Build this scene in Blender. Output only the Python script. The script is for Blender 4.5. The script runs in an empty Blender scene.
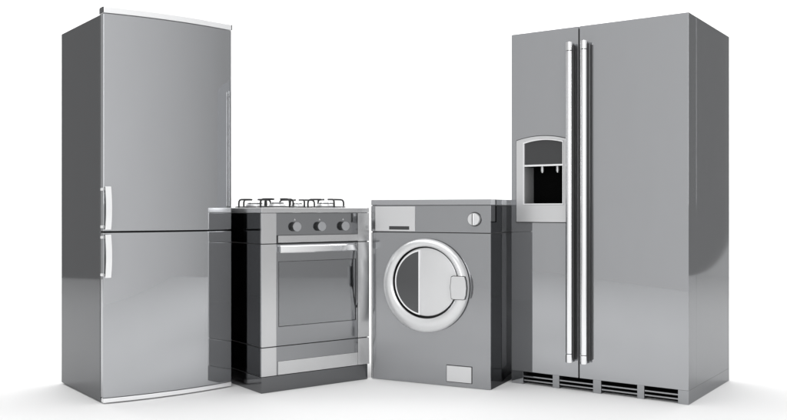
import bpy, bmesh, math
from mathutils import Vector, Matrix
R = math.radians
S = bpy.context.scene
COL = S.collection

# ------------------------------------------------------------------ materials
def metal(name, base, rough=0.12, metallic=1.0, spec=0.5, grain=0.0, mottle=0.02, coat=0.0, edge=1.0):
    m = bpy.data.materials.new(name); m.use_nodes = True
    nt = m.node_tree; b = nt.nodes['Principled BSDF']
    b.inputs['Metallic'].default_value = metallic
    b.inputs['Roughness'].default_value = rough
    b.inputs['Specular IOR Level'].default_value = spec
    b.inputs['Specular Tint'].default_value = (edge, edge, edge, 1)
    b.inputs['Coat Weight'].default_value = coat
    b.inputs['Coat Roughness'].default_value = 0.03
    if isinstance(base, (int, float)): k = .3 if base > .5 else 1; base = (base*(1-.022*k), base*(1-.004*k), base*(1+.028*k))
    tc = nt.nodes.new('ShaderNodeTexCoord')
    mp = nt.nodes.new('ShaderNodeMapping')
    mp.inputs['Scale'].default_value = (7, 7, 3)
    n = nt.nodes.new('ShaderNodeTexNoise'); n.inputs['Scale'].default_value = 1.6
    n.inputs['Detail'].default_value = 4
    r = nt.nodes.new('ShaderNodeMapRange')
    r.inputs['To Min'].default_value = 1-mottle; r.inputs['To Max'].default_value = 1+mottle
    mx = nt.nodes.new('ShaderNodeVectorMath'); mx.operation = 'SCALE'
    mx.inputs[0].default_value = base
    nt.links.new(tc.outputs['Object'], mp.inputs[0]); nt.links.new(mp.outputs[0], n.inputs['Vector'])
    nt.links.new(n.outputs['Fac'], r.inputs['Value']); nt.links.new(r.outputs[0], mx.inputs['Scale'])
    nt.links.new(mx.outputs[0], b.inputs['Base Color'])
    if grain:
        g = nt.nodes.new('ShaderNodeTexNoise'); g.inputs['Scale'].default_value = 1.0
        g.inputs['Detail'].default_value = 3
        m2 = nt.nodes.new('ShaderNodeMapping'); m2.inputs['Scale'].default_value = (900, 900, 12)
        nt.links.new(tc.outputs['Object'], m2.inputs[0]); nt.links.new(m2.outputs[0], g.inputs['Vector'])
        r2 = nt.nodes.new('ShaderNodeMapRange')
        r2.inputs['To Min'].default_value = max(0.01, rough-grain); r2.inputs['To Max'].default_value = rough+grain
        nt.links.new(g.outputs['Fac'], r2.inputs['Value']); nt.links.new(r2.outputs[0], b.inputs['Roughness'])
    return m

M = dict(
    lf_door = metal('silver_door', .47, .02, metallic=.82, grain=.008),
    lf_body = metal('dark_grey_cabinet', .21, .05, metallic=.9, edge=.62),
    white   = metal('white_trim', .90, .2, metallic=.3),
    chrome  = metal('chrome', .92, .13, mottle=0),
    rf_door = metal('brushed_steel_door', .44, .02, metallic=.80, grain=.008),
    rf_body = metal('steel_cabinet', .40, .05, metallic=.95, edge=.55),
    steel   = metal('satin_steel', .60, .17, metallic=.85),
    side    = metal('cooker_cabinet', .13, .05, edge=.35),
    grey    = metal('grey_panel', .30, .05),
    plinth  = metal('plinth_grey', .16, .14),
    silver  = metal('light_silver', .69, .30, metallic=.55),
    ring    = metal('silver_ring', .74, .25, metallic=.5),
    knob    = metal('knob_grey', .42, .3, metallic=.6),
    dark    = metal('dark_rubber', .012, .5, metallic=0),
    black   = metal('black_plastic', .002, .6, metallic=0, spec=.03),
    iron    = metal('cast_iron_black', .018, .3, metallic=0),
    smoke   = metal('smoked_glass', .10, .05, metallic=.6),
    panel   = metal('charcoal_display', .055, .2, metallic=.2),
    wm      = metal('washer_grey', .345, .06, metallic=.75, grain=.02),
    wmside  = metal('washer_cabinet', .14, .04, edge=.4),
    cavity  = metal('oven_enamel', .75, .35, metallic=.3),
)
def glass_mat():
    m = bpy.data.materials.new('oven_glass'); m.use_nodes = True
    nt = m.node_tree; nt.nodes.clear()
    o = nt.nodes.new('ShaderNodeOutputMaterial')
    t = nt.nodes.new('ShaderNodeBsdfTransparent'); t.inputs[0].default_value = (.85,.86,.88,1)
    g = nt.nodes.new('ShaderNodeBsdfGlossy'); g.inputs[0].default_value = (.9,.92,.95,1); g.inputs['Roughness'].default_value = .04
    lw = nt.nodes.new('ShaderNodeFresnel'); lw.inputs[0].default_value = 3.3
    x = nt.nodes.new('ShaderNodeMixShader')
    nt.links.new(lw.outputs[0], x.inputs[0]); nt.links.new(t.outputs[0], x.inputs[1]); nt.links.new(g.outputs[0], x.inputs[2])
    nt.links.new(x.outputs[0], o.inputs[0]); return m
M['glass'] = glass_mat()

# ------------------------------------------------------------------ helpers
def obj(name, bm, mat, parent=None, smooth=True):
    bmesh.ops.recalc_face_normals(bm, faces=bm.faces)
    me = bpy.data.meshes.new(name); bm.to_mesh(me); bm.free()
    me.materials.append(M[mat] if isinstance(mat, str) else mat)
    if smooth:
        me.shade_smooth(); me.set_sharp_from_angle(angle=R(32))
    o = bpy.data.objects.new(name, me); COL.objects.link(o)
    if parent: o.parent = parent
    if smooth:
        wn = o.modifiers.new('normals', 'WEIGHTED_NORMAL'); wn.keep_sharp = True; wn.weight = 100; wn.mode = 'FACE_AREA'
    return o
def thing(name, label, cat, x, y, rz):
    o = bpy.data.objects.new(name, None); COL.objects.link(o)
    o.location = (x, y, 0); o.rotation_euler = (0, 0, R(rz)); o.empty_display_size = .2
    o['label'] = label; o['category'] = cat
    return o
def bev(bm, b, seg=2, geom=None):
    if b: bmesh.ops.bevel(bm, geom=geom or list(bm.edges), offset=b, segments=seg, affect='EDGES', profile=.6)
def box(x0, x1, y0, y1, z0, z1, b=.0015, seg=2, into=None):
    bm = bmesh.new()
    bmesh.ops.create_cube(bm, size=1)
    for v in bm.verts:
        v.co = ((x0+x1)/2+v.co.x*(x1-x0), (y0+y1)/2+v.co.y*(y1-y0), (z0+z1)/2+v.co.z*(z1-z0))
    bev(bm, b, seg)
    return join(into, bm)
def join(into, bm):
    if into is None: return bm
    me = bpy.data.meshes.new('tmp'); bm.to_mesh(me); bm.free(); into.from_mesh(me); bpy.data.meshes.remove(me)
    return into
def prism(pts, y0, y1, b=0, hole=None, into=None, seg=2):
    """pts in (x, z); optional hole with the same number of points"""
    bm = bmesh.new(); n = len(pts)
    f = [bm.verts.new((p[0], y0, p[1])) for p in pts]; k = [bm.verts.new((p[0], y1, p[1])) for p in pts]
    for i in range(n):
        j = (i+1) % n; bm.faces.new((f[i], f[j], k[j], k[i]))
    if hole:
        fh = [bm.verts.new((p[0], y0, p[1])) for p in hole]; kh = [bm.verts.new((p[0], y1, p[1])) for p in hole]
        for i in range(n):
            j = (i+1) % n
            bm.faces.new((f[i], f[j], fh[j], fh[i])); bm.faces.new((k[i], k[j], kh[j], kh[i]))
            bm.faces.new((fh[i], fh[j], kh[j], kh[i]))
    else:
        bm.faces.new(f); bm.faces.new(k)
    bmesh.ops.recalc_face_normals(bm, faces=bm.faces)
    if b:
        ed = [e for e in bm.edges if len(e.link_faces) == 2 and e.calc_face_angle() > R(25)
              and abs(e.verts[0].co.y - e.verts[1].co.y) < 1e-6 and abs(e.verts[0].co.y-y0) < 1e-6]
        bmesh.ops.bevel(bm, geom=ed, offset=b, segments=seg, affect='EDGES', profile=.6)
    return join(into, bm)
def cyl(x, y0, y1, z, r, b=.002, n=48, into=None):
    pts = [(x+r*math.cos(2*math.pi*i/n), z+r*math.sin(2*math.pi*i/n)) for i in range(n)]
    return prism(pts, y0, y1, b, into=into)
def tube(path, r, n=10, into=None):
    bm = bmesh.new(); P = [Vector(p) for p in path]; rings = []
    for i, p in enumerate(P):
        t = (P[min(i+1, len(P)-1)]-P[max(i-1, 0)]).normalized()
        a = t.orthogonal() if abs(t.z) > .99 else t.cross(Vector((0, 0, 1)))
        if i: a = prev - t*prev.dot(t)
        a.normalize(); prev = a; c = t.cross(a)
        rings.append([bm.verts.new(p+(a*math.cos(q)+c*math.sin(q))*r) for q in [2*math.pi*k/n for k in range(n)]])
    for u, v in zip(rings, rings[1:]):
        for k in range(n): bm.faces.new((u[k], u[(k+1) % n], v[(k+1) % n], v[k]))
    bm.faces.new(rings[0]); bm.faces.new(rings[-1])
    return join(into, bm)
def lathe(cx, cy, prof, n=40, into=None):
    bm = bmesh.new(); rings = []
    for r, z in prof:
        rings.append([bm.verts.new((cx+r*math.cos(2*math.pi*k/n), cy+r*math.sin(2*math.pi*k/n), z)) for k in range(n)])
    for u, v in zip(rings, rings[1:]):
        for k in range(n): bm.faces.new((u[k], u[(k+1) % n], v[(k+1) % n], v[k]))
    bm.faces.new(rings[0]); bm.faces.new(rings[-1])
    return join(into, bm)
def bowed(x0, x1, yb, yf, sag, z0, z1, b=.002, n=36, into=None):
    """door slab with a flat back at yb and a front that bows out by sag beyond yf"""
    bm = bmesh.new(); c = (x0+x1)/2; h = (x1-x0)/2
    lo = [(x0, yb)]; 
    for i in range(n+1):
        x = x0+(x1-x0)*i/n; lo.append((x, yf-sag*(1-((x-c)/h)**2)))
    lo.append((x1, yb))
    a = [bm.verts.new((p[0], p[1], z0)) for p in lo]; t = [bm.verts.new((p[0], p[1], z1)) for p in lo]
    for i in range(len(lo)):
        j = (i+1) % len(lo); bm.faces.new((a[i], a[j], t[j], t[i]))
    bm.faces.new(a); bm.faces.new(t)
    bmesh.ops.recalc_face_normals(bm, faces=bm.faces)
    if b:
        ed = [e for e in bm.edges if e.calc_face_angle() > R(30)]
        bmesh.ops.bevel(bm, geom=ed, offset=b, segments=3, affect='EDGES', profile=.6)
    return join(into, bm)

# ------------------------------------------------------------------ tall fridge with freezer below
LF = thing('refrigerator', 'tall narrow silver refrigerator with freezer door below and short white handles', 'refrigerator', -1.2946, 3.855, 37.8)
LW = .621
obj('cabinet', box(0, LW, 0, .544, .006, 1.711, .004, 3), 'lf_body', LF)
obj('door_seal', box(.006, LW-.006, -.009, -.0005, .03, 1.70, 0), 'dark', LF)
SAG = .031
up = obj('door', bowed(0, LW, -.009, -.040, SAG, .757, 1.7115, .004), 'lf_door', LF); up['label'] = 'tall upper refrigerator door'
low = obj('door', bowed(0, LW, -.009, -.040, SAG, .0265, .750, .004), 'lf_door', LF); low['label'] = 'shorter lower freezer door'
obj('top_trim', bowed(.001, LW-.001, .02, -.043, SAG, 1.7135, 1.740, .004), 'white', LF)
obj('bottom_trim', bowed(.001, LW-.001, -.012, -.043, SAG, .006, .0245, .003), 'white', LF)
for s in (0, 1):
    x0 = -.0025 if s == 0 else LW-.0015
    obj('trim_end_cap', box(x0, x0+.004, -.0435, .0, 1.7135, 1.7395, .0018), 'plinth', LF)
def bow_handle(z0, z1, par):
    bm = bmesh.new(); n = 16; fr = []; 
    for i in range(n+1):
        t = i/n; z = z0+(z1-z0)*t; q = 1-(2*t-1)**2
        yo = -.088-.012*q; fr.append([(-.006, yo), (.0175, yo-.001), (.0195, yo+.004), (.0185, yo+.010), (-.005, yo+.010)])
        fr[-1] = [bm.verts.new((a, b_, z)) for a, b_ in fr[-1]]
    for u, v in zip(fr, fr[1:]):
        for k in range(5): bm.faces.new((u[k], u[(k+1) % 5], v[(k+1) % 5], v[k]))
    bm.faces.new(fr[0]); bm.faces.new(fr[-1])
    h = obj('handle', bm, 'white', par)
    bk = bmesh.new(); pv = None
    for i in range(n+1):
        t = i/n; z = z0+.001+(z1-z0-.002)*t; q = 1-(2*t-1)**2; yo = -.0775-.012*q
        c = [bk.verts.new((x, y, z)) for x, y in ((-.002, yo), (.0205, yo-.004), (.0225, yo+.001), (.0215, yo+.010), (-.001, yo+.008))]
        if pv:
            for k in range(5): bk.faces.new((pv[k], pv[(k+1) % 5], c[(k+1) % 5], c[k]))
        else: bk.faces.new(c)
        pv = c
    bk.faces.new(pv)
    obj('handle_shade_side', bk, 'plinth', h)  # dark backing added to colour in the handle's shaded right side
    for z in (z0+.012, z1-.012):
        mt = obj('handle_mount', box(-.002, .012, -.076, -.035, z-.005, z+.005, .001), 'plinth', h)
        obj('mount_cap', box(-.014, -.0022, -.064, -.044, z-.006, z+.006, .002), 'white', h)
    return h
bow_handle(.765, .952, up); bow_handle(.556, .743, low)

# ------------------------------------------------------------------ gas cooker
ST = thing('gas_stove', 'grey gas stove with three knobs and oven window beside the narrow refrigerator', 'gas stove', -.611, 4.044, 36.5)
W, D = .608, .56
a0, a1, c0, c1 = 0, .0785, .0795, .5385
rim = obj('hob_plate', box(0, W, 0, D, .8365, .861, .003, 3), 'steel', ST)
# upper carcass
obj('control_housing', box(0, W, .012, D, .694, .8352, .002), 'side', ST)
for xa, xb in ((a0, a1), (c1+.001, W)): obj('side_strip', box(xa, xb, -.001, .0115, .694, .8352, .002), 'steel', ST)
fas = obj('control_panel', box(c0, c1, .003, .0115, .732, .835, .001), 'grey', ST)
obj('ledge_trim', box(c0+.006, c1, -.005, .0113, .697, .730, .0025), 'steel', ST)
for kx in (.178, .316, .452):
    k = obj('knob', cyl(kx, -.018, .0025, .771, .0215, .001), 'dark', ST)  # dark body colour stands in for the knob's shaded side
    obj('knob_cap', cyl(kx, -.0245, -.0182, .771, .0222, .003), 'knob', k)
    mk = bmesh.new(); prism([(kx-.005, .801), (kx+.005, .801), (kx, .809)], .0015, .0028, into=mk)
    mk2 = obj('dial_mark', mk, 'silver', fas)
for za, zb in ((.8345, .8370), (.6895, .6945), (.2090, .2135), (.0732, .0772)):
    obj('seam_filler', box(.003, W-.003, .0145, D-.003, za, zb, 0), 'dark', ST)  # dark filler added so the bright backdrop does not show through the seams
# oven section: real cavity
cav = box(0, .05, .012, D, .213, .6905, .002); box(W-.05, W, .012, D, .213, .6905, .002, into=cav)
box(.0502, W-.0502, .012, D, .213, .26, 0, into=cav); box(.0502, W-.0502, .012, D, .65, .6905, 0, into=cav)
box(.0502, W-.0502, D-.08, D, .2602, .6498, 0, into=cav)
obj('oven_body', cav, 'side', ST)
inn = bmesh.new()
for (A) in ((.0505, .053, .03, .479, .2605, .6495), (W-.053, W-.0505, .03, .479, .2605, .6495), (.0535, W-.0535, .476, .479, .2605, .6495),
            (.0535, W-.0535, .03, .475, .2605, .263), (.0535, W-.0535, .03, .475, .647, .6495)):
    box(*A, 0, into=inn)
obj('oven_lining', inn, 'cavity', ST)
for z in (.36, .475):
    bm = bmesh.new()
    tube([(.056, .05, z), (.544, .05, z)], .004, into=bm); tube([(.056, .44, z), (.544, .44, z)], .004, into=bm)
    for i in range(19):
        x = .07+i*.0255; tube([(x, .05, z+.003), (x, .44, z+.003)], .002, 6, into=bm)
    obj('oven_rack', bm, 'chrome', ST)
O = [(c0, .213), (c1, .213), (c1, .6895), (c0, .6895)]; H = [(.093, .304), (.526, .304), (.526, .606), (.093, .606)]
door = obj('oven_door', prism(O, .002, .0118, .001, hole=H), 'grey', ST)
for xa, xb in ((a0, a1), (c1+.001, W)): obj('side_strip', box(xa, xb, -.001, .0115, .213, .6905, .002), 'steel', door)
O2 = [(.0905, .3015), (.5285, .3015), (.5285, .6085), (.0905, .6085)]
obj('window_frame', prism(O2, .0008, .004, .0005, hole=H), 'panel', door)
obj('window_glass', box(.0932, .5258, .004, .008, .3042, .6058, 0), 'glass', door)
# bowed oven handle
bm = bmesh.new(); n = 30; rr = []
for i in range(n+1):
    t = i/n; x = .092+.434*t; q = 1-(2*t-1)**2; yo = -.016-.022*q
    rr.append([bm.verts.new((x, yo+dy, z)) for dy, z in ((0.003, .649), (-.001, .653), (-.001, .679), (.003, .683), (.008, .679), (.008, .653))])
for u, v in zip(rr, rr[1:]):
    for k in range(6): bm.faces.new((u[k], u[(k+1) % 6], v[(k+1) % 6], v[k]))
bm.faces.new(rr[0]); bm.faces.new(rr[-1])
box(.094, .108, -.012, .0018, .653, .679, .001, into=bm); box(.510, .524, -.012, .0018, .653, .679, .001, into=bm)
obj('handle', bm, 'chrome', door)
# drawer
dw = obj('drawer', box(c0, c1, .002, .0115, .0765, .2095, .001), 'grey', ST)
for xa, xb in ((a0, a1), (c1+.001, W)): obj('side_strip', box(xa, xb, -.001, .0115, .0765, .2095, .002), 'steel', dw)
obj('drawer_plate', box(c0+.006, c1-.001, -.0025, .0018, .0775, .1405, .001), 'steel', dw)
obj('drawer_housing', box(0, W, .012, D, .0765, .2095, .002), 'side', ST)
bm = bmesh.new(); bmesh.ops.create_cube(bm, size=1)
for v in bm.verts: v.co = (W/2+v.co.x*W, D/2+.0+v.co.y*D, .0372+v.co.z*.0735)
e = [e for e in bm.edges if all(v.co.x > W-.01 and v.co.y < .01 for v in e.verts)]
bmesh.ops.bevel(bm, geom=e, offset=.022, segments=6, affect='EDGES', profile=.5)
obj('plinth', bm, 'plinth', ST)
# burners and pan supports
for bx, by, br in ((.165, .15, .040), (.445, .15, .046), (.185, .42, .046), (.435, .42, .034)):
    bu = obj('burner', lathe(bx, by, [(br+.022, .8612), (br+.02, .866), (br+.004, .868), (br, .877), (br-.004, .880), (.004, .8805)]), 'silver', ST)
    obj('burner_cap', lathe(bx, by, [(br-.008, .8808), (br-.006, .884), (br-.010, .887), (.004, .8875)]), 'plinth', bu)
    gr = bmesh.new()
    for q in range(4):
        an = math.radians(90*q+(8 if bx < .3 else -8)); c, s = math.cos(an), math.sin(an)
        prof = [(.098, .8615), (.099, .880), (.0975, .893), (.092, .900), (.084, .9025), (.060, .903), (.028, .903)]
        tube([(bx+c*r, by+s*r, z) for r, z in prof], .0048, 8, into=gr)
    m_ = [(bx+.0985*math.cos(t), by+.0985*math.sin(t), .8655) for t in [2*math.pi*k/40 for k in range(40)]]
    tube(m_+[m_[0]], .0030, 8, into=gr)
    obj('pan_support', gr, 'iron', ST)

# ------------------------------------------------------------------ washing machine
WM = thing('washing_machine', 'grey front loading washing machine with round silver door, between the stove and the wide refrigerator', 'washing machine', -.1125, 4.418, -27.2)
W, D = .642, .56
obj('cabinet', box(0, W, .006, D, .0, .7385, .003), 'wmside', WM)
for za, zb in ((.7375, .7430), (.8705, .8745)):
    obj('seam_filler', box(.003, W-.003, .008, D-.003, za, zb, 0), 'dark', WM)  # same added filler, hides the backdrop behind the washer's open seams
fp = obj('front_panel', box(.009, W, -.002, .0055, .001, .7385, .002), 'wm', WM)
obj('edge_strip', box(.0005, .0075, -.001, .0055, .001, .7385, .0015), 'steel', WM)
obj('top_lid', box(0, W, -.002, D, .8735, .9015, .003, 3), 'steel', WM).data.materials[0] = M['rf_door']
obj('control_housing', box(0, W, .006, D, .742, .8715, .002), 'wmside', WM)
cp = obj('control_panel', box(.0, W, -.001, .0055, .742, .8715, .0015), 'wm', WM)
H = [(.104, .7525), (.216, .7525), (.216, .7695), (.104, .7695)]
O = [(.026, .7455), (.2475, .7455), (.2475, .868), (.026, .868)]
dd = obj('detergent_drawer', prism(O, -.005, -.0015, .001, hole=H), 'silver', WM)
obj('drawer_grip', box(.1042, .2158, -.0035, -.0016, .7527, .7693, 0), 'panel', dd)
kb = obj('dial', cyl(.5625, -.022, -.0015, .806, .0295, .004), 'ring', WM)
obj('dial_ridge', box(.5585, .5625, -.031, -.0222, .779, .833, .001), 'dark', kb)
obj('dial_grip', box(.5627, .5685, -.033, -.0222, .779, .833, .002), 'white', kb)
obj('dial_collar', prism([(.5625+.0345*math.cos(t), .806+.0345*math.sin(t)) for t in [2*math.pi*i/48 for i in range(48)]], -.003, -.0012,
    hole=[(.5625+.030*math.cos(t), .806+.030*math.sin(t)) for t in [2*math.pi*i/48 for i in range(48)]]), 'panel', kb)
# round door: eccentric ring lofted from the outer to the inner rim
CO, CI, RO, RI = (.309, .482), (.3165, .4985), .229, .1745
def loft(sec, n=96, close=False):
    bm = bmesh.new(); rings = []
    for r, y in sec:
        t = (RO-r)/(RO-RI); cx = CO[0]+(CI[0]-CO[0])*t; cz = CO[1]+(CI[1]-CO[1])*t
        rings.append([bm.verts.new((cx+r*math.cos(2*math.pi*k/n), y, cz+r*math.sin(2*math.pi*k/n))) for k in range(n)])
    for u, v in zip(rings, rings[1:]):
        for k in range(n): bm.faces.new((u[k], u[(k+1) % n], v[(k+1) % n], v[k]))
    if close: bm.faces.new(rings[-1])
    return bm
dring = obj('door', loft([(RO, -.010), (RO, -.020), (RO-.003, -.028), (RO-.009, -.035), (RO-.018, -.041), (RO-.030, -.0445), (RO-.042, -.044), (RI+.006, -.041), (RI+.001, -.038), (RI, -.034), (RI, -.012)]), 'ring', WM)
obj('door_gasket', loft([(RO-.004, -.0021), (RO-.004, -.0105)]), 'dark', dring)
obj('inner_wall', loft([(RI-.0006, -.034), (RI-.0012, -.0125), (RI-.010, -.012)]), 'dark', dring)  # dark wall inside the door ring
pl = loft([(RI-.008, -.012), (RI-.008, -.026), (RI-.0095, -.0285), (RI-.013, -.030), (RI-.05, -.034), (RI-.09, -.037), (RI-.13, -.0385), (.012, -.039)], close=True)
plate = obj('door_plate', pl, 'silver', dring)
# segment window, left of a vertical chord, following the plate's dome
def seg_pts(r, xr, n=40, rc=.008):
    cx, cz = CI; 
    a = math.acos((xr-cx)/r); pts = []
    for i in range(n+1):
        t = a+(2*math.pi-2*a)*i/n; pts.append((cx+r*math.cos(t), cz+r*math.sin(t)))
    return pts
sw = seg_pts(.1535, .284); so = seg_pts(.1605, .291)
obj('window_rim', prism(so, -.0425, -.027, .001, hole=sw), 'chrome', plate).data.materials[0] = M['white']
obj('door_window', prism([(CI[0]+(p[0]-CI[0])*.998-.0003, p[1]*.998+CI[1]*.002) for p in sw], -.0412, -.027), 'smoke', plate)
hp = [(.462, .430), (.470, .426), (.522, .426), (.528, .4275), (.5345, .447), (.5375, .4795), (.5345, .512), (.528, .5325), (.522, .534), (.470, .534), (.462, .530), (.457, .48)]
obj('door_handle', prism(hp, -.053, -.030, .003, seg=3), 'silver', dring)
hq = [(.493+(p[0]-.495)*1.05, .48+(p[1]-.48)*1.05) for p in hp]
obj('handle_surround', prism(hq, -.0465, -.030), 'panel', dring)
obj('hatch_seal', box(.4155, .5495, -.0035, -.0021, .0215, .1035, 0), 'dark', WM)
obj('filter_hatch', box(.4185, .5465, -.0065, -.0036, .0245, .1005, .001), 'silver', WM)

# ------------------------------------------------------------------ side-by-side fridge
RF = thing('refrigerator', 'wide steel refrigerator with water dispenser and two long vertical bar handles', 'refrigerator', .5816, 4.308, -35.2)
W, D, SP = .863, .672, .354
HT = 1.712
obj('cabinet', box(.0, W, .1154, D, .062, HT, .0006), 'rf_body', RF)
ci = [(.068, .8755), (.2795, .8755)]
def arch(x0, x1, z0, z1, s, n=20):
    p = [(x0, z0), (x1, z0)]
    for i in range(n+1):
        t = i/n; x = x1+(x0-x1)*t; p.append((x, z1+s*(1-(2*t-1)**2)))
    return p
hole = arch(.068, .2795, .8755, 1.178, .014)
outer = [(0, .062), (SP-.0035, .062)] + [(SP-.0035+(0-SP+.0035)*i/20, HT) for i in range(21)]
ld = obj('door', prism(outer, 0, .115, .002, hole=hole), 'rf_door', RF); ld['label'] = 'narrow left door with dispenser'
rd = obj('door', box(SP+.0035, W, 0, .115, .062, HT, .001, 2), 'rf_door', RF); rd['label'] = 'wide plain right door'
rd.data.materials.append(M['rf_body'])
for p in rd.data.polygons:
    if p.normal.x > .6: p.material_index = 1
obj('door_gap_seal', box(SP-.003, SP+.003, .012, .115, .07, HT-.01, 0), 'dark', RF)
# dispenser
bz = obj('dispenser', prism(arch(.030, .291, .792, 1.188, .018), -.008, -.0003, .0025, hole=hole), 'silver', ld)
obj('dispenser_outline', prism(arch(.0268, .2942, .7885, 1.1905, .0188), -.0025, -.0002, hole=arch(.031, .290, .793, 1.187, .018)), 'dark', ld)
obj('bezel_rim', prism(arch(.0685, .279, .876, 1.1775, .014), -.010, .0, hole=arch(.0735, .2745, .881, 1.1725, .014)), 'white', bz)
obj('display_panel', prism(arch(.0737, .2743, 1.0695, 1.172, .014), -.002, .006), 'panel', bz)
obj('shelf_bar', box(.0737, .2743, -.009, .006, 1.0605, 1.069, .001), 'white', bz)
obj('side_wall', box(.0688, .0715, -.0001, .100, .8765, 1.060, 0), 'silver', bz)
nb = bmesh.new()
box(.276, .2785, 0, .100, .8765, 1.060, 0, into=nb); box(.0688, .2785, .1005, .104, .8765, 1.060, 0, into=nb)
box(.072, .2755, .0065, .100, 1.0615, 1.066, 0, into=nb)
obj('recess', nb, 'black', bz)
obj('drip_tray', box(.072, .2755, -.001, .100, .8775, .8805, .0005), 'panel', bz)
for nx in (.152, .232):
    nz = bmesh.new()
    tube([(nx, .03, 1.062), (nx, .03, 1.036)], .0075, 16, into=nz); tube([(nx, .03, 1.036), (nx, .03, 1.030)], .0045, 16, into=nz)
    obj('nozzle', nz, 'silver', bz)
# long handles (D-section bars)
def dbar(xc, par):
    prof = []
    hw = .0165
    for i in range(17):
        t = math.pi*i/16; prof.append((xc-hw*math.cos(t), -.031-.015*math.sin(t)))
    prof += [(xc+hw, -.0302), (xc-hw, -.0302)]
    def seg(z0, z1, b, gr=1.0):
        bm = bmesh.new()
        P = [(xc+(p[0]-xc)*gr, -.028+(p[1]+.028)*gr) for p in prof]
        a = [bm.verts.new((p[0], p[1], z0)) for p in P]; t = [bm.verts.new((p[0], p[1], z1)) for p in P]
        for i in range(len(P)): bm.faces.new((a[i], a[(i+1) % len(P)], t[(i+1) % len(P)], t[i]))
        bm.faces.new(a); bm.faces.new(t)
        bmesh.ops.recalc_face_normals(bm, faces=bm.faces)
        if b:
            ed = [e for e in bm.edges if abs(e.verts[0].co.z-e.verts[1].co.z) < 1e-6]
            bmesh.ops.bevel(bm, geom=ed, offset=b, segments=2, affect='EDGES')
        return bm
    h = obj('handle', seg(.178, 1.594, .0006), 'chrome', par)
    obj('handle_shade_strip', box(xc-.014, xc+.025, -.0300, -.0118, .150, 1.622, .003), 'iron', h)  # dark strip added behind the bar as its shaded right side
    for z0, z1, zm in ((.136, .175, .155), (1.597, 1.636, 1.615)):
        c = obj('handle_cap', seg(z0, z1, .0015, 1.03), 'chrome', h)
        obj('handle_mount', box(xc-.012, xc+.012, -.0115, -.0005, zm-.018, zm+.018, .001), 'plinth', h)
    return h
dbar(.3185, ld); dbar(.3905, rd)
# base grille
bm = bmesh.new()
for x0, x1 in ((0, .064), (.219, .253), (.423, .462), (.633, .665), (.817, W)):
    box(x0, x1, .002 if x0 not in (0, .817) else .0, .05 if x0 not in (0, .817) else D, .0, .0616, .0006, into=bm)
g = obj('base_grille', bm, 'rf_body', RF)
bm = bmesh.new()
for x0, x1 in ((.0645, .2185), (.2535, .4225), (.4625, .6325), (.6655, .8165)):
    for z in (.0195, .0385):
        box(x0, x1, .006, .030, z-.0033, z+.0033, .001, into=bm)
obj('vent_slat', bm, 'rf_body', g)
obj('grille_back', box(.065, .816, .052, .06, .001, .060, 0), 'black', g)

# ------------------------------------------------------------------ studio sweep
def paper():
    m = bpy.data.materials.new('white_studio_paper'); m.use_nodes = True
    b = m.node_tree.nodes['Principled BSDF']
    nt = m.node_tree; n = nt.nodes.new('ShaderNodeTexNoise'); n.inputs['Scale'].default_value = 3
    r = nt.nodes.new('ShaderNodeMapRange'); r.inputs['To Min'].default_value = .87; r.inputs['To Max'].default_value = .89
    nt.links.new(n.outputs['Fac'], r.inputs['Value']); nt.links.new(r.outputs[0], b.inputs['Base Color'])
    b.inputs['Roughness'].default_value = .7; b.inputs['Specular IOR Level'].default_value = .15
    return m
pm = paper()
XE, YF, YB, RC, ZT = 7.5, .38, 8.7, .7, 5.2
bm = bmesh.new()
v = [bm.verts.new(p) for p in ((-6.3, YF, 0), (5.6, YF, 0), (XE, YB, 0), (-XE, YB, 0))]; bm.faces.new(v)
fl = obj('floor', bm, pm, smooth=False); fl['kind'] = 'structure'
bm = bmesh.new(); prev = None
path = [(YB+RC*math.sin(t), RC-RC*math.cos(t)) for t in [math.pi/2*i/24 for i in range(25)]] + [(YB+RC, ZT)]
for y, z in path:
    c = [bm.verts.new((-XE, y, z)), bm.verts.new((XE, y, z))]
    if prev: bm.faces.new((prev[0], prev[1], c[1], c[0]))
    prev = c
bd = obj('backdrop', bm, pm); bd['kind'] = 'structure'
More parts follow.
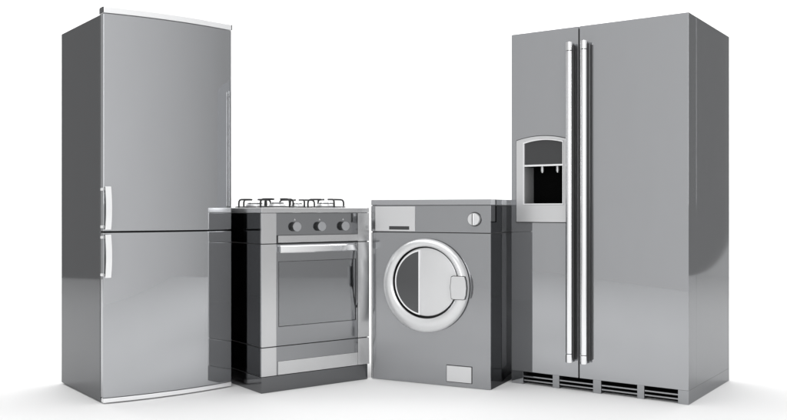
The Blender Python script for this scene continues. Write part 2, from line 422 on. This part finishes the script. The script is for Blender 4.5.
for p in bd.data.polygons: p.use_smooth = True

# ------------------------------------------------------------------ light
w = bpy.data.worlds.new('World'); S.world = w; w.use_nodes = True
nt = w.node_tree; bg = nt.nodes['Background']
tc = nt.nodes.new('ShaderNodeTexCoord'); sx = nt.nodes.new('ShaderNodeSeparateXYZ')
nt.links.new(tc.outputs['Generated'], sx.inputs[0])
r = nt.nodes.new('ShaderNodeMapRange'); r.inputs['From Min'].default_value = -1; r.inputs['From Max'].default_value = -.1
r.inputs['To Min'].default_value = 1.06; r.inputs['To Max'].default_value = .42
nt.links.new(sx.outputs['Y'], r.inputs['Value'])
bg.inputs['Color'].default_value = (1, 1, 1, 1)
nt.links.new(r.outputs[0], bg.inputs['Strength'])
def area(name, loc, target, sx_, sy_, power):
    l = bpy.data.lights.new(name, 'AREA'); l.shape = 'RECTANGLE'; l.size = sx_; l.size_y = sy_; l.energy = power
    o = bpy.data.objects.new(name, l); COL.objects.link(o); o.location = loc
    o.rotation_euler = (Vector(target)-Vector(loc)).to_track_quat('-Z', 'Y').to_euler()
    return o
area('overhead_fill', (0, 3.6, 5.5), (0, 3.6, 0), 9, 6, 250)  # added lamp, no known fixture; lifts the open floor to white
area('backdrop_fill', (0, 6.6, 5.3), (0, 9.4, 1.6), 10, 1.2, 290)  # unseen lamp added to blow the backdrop out to white
area('front_softbox', (-1.6, -3.4, 2.2), (.2, 4, .9), 1.0, 2.6, 60)

# ------------------------------------------------------------------ camera
cam = bpy.data.cameras.new('camera'); co = bpy.data.objects.new('camera', cam); COL.objects.link(co)
co.location = (0, 0, .85); co.rotation_euler = (R(90), 0, 0)
cam.sensor_width = 36; cam.lens = 36*874/787; cam.clip_end = 200; cam.clip_start = .05
S.camera = co
S.render.engine = 'CYCLES'
S.view_settings.view_transform = 'Standard'; S.view_settings.look = 'None'
S.view_settings.exposure = 0; S.view_settings.gamma = 1
S.render.resolution_x = 1024; S.render.resolution_y = 546
S.cycles.max_bounces = 10; S.cycles.glossy_bounces = 6
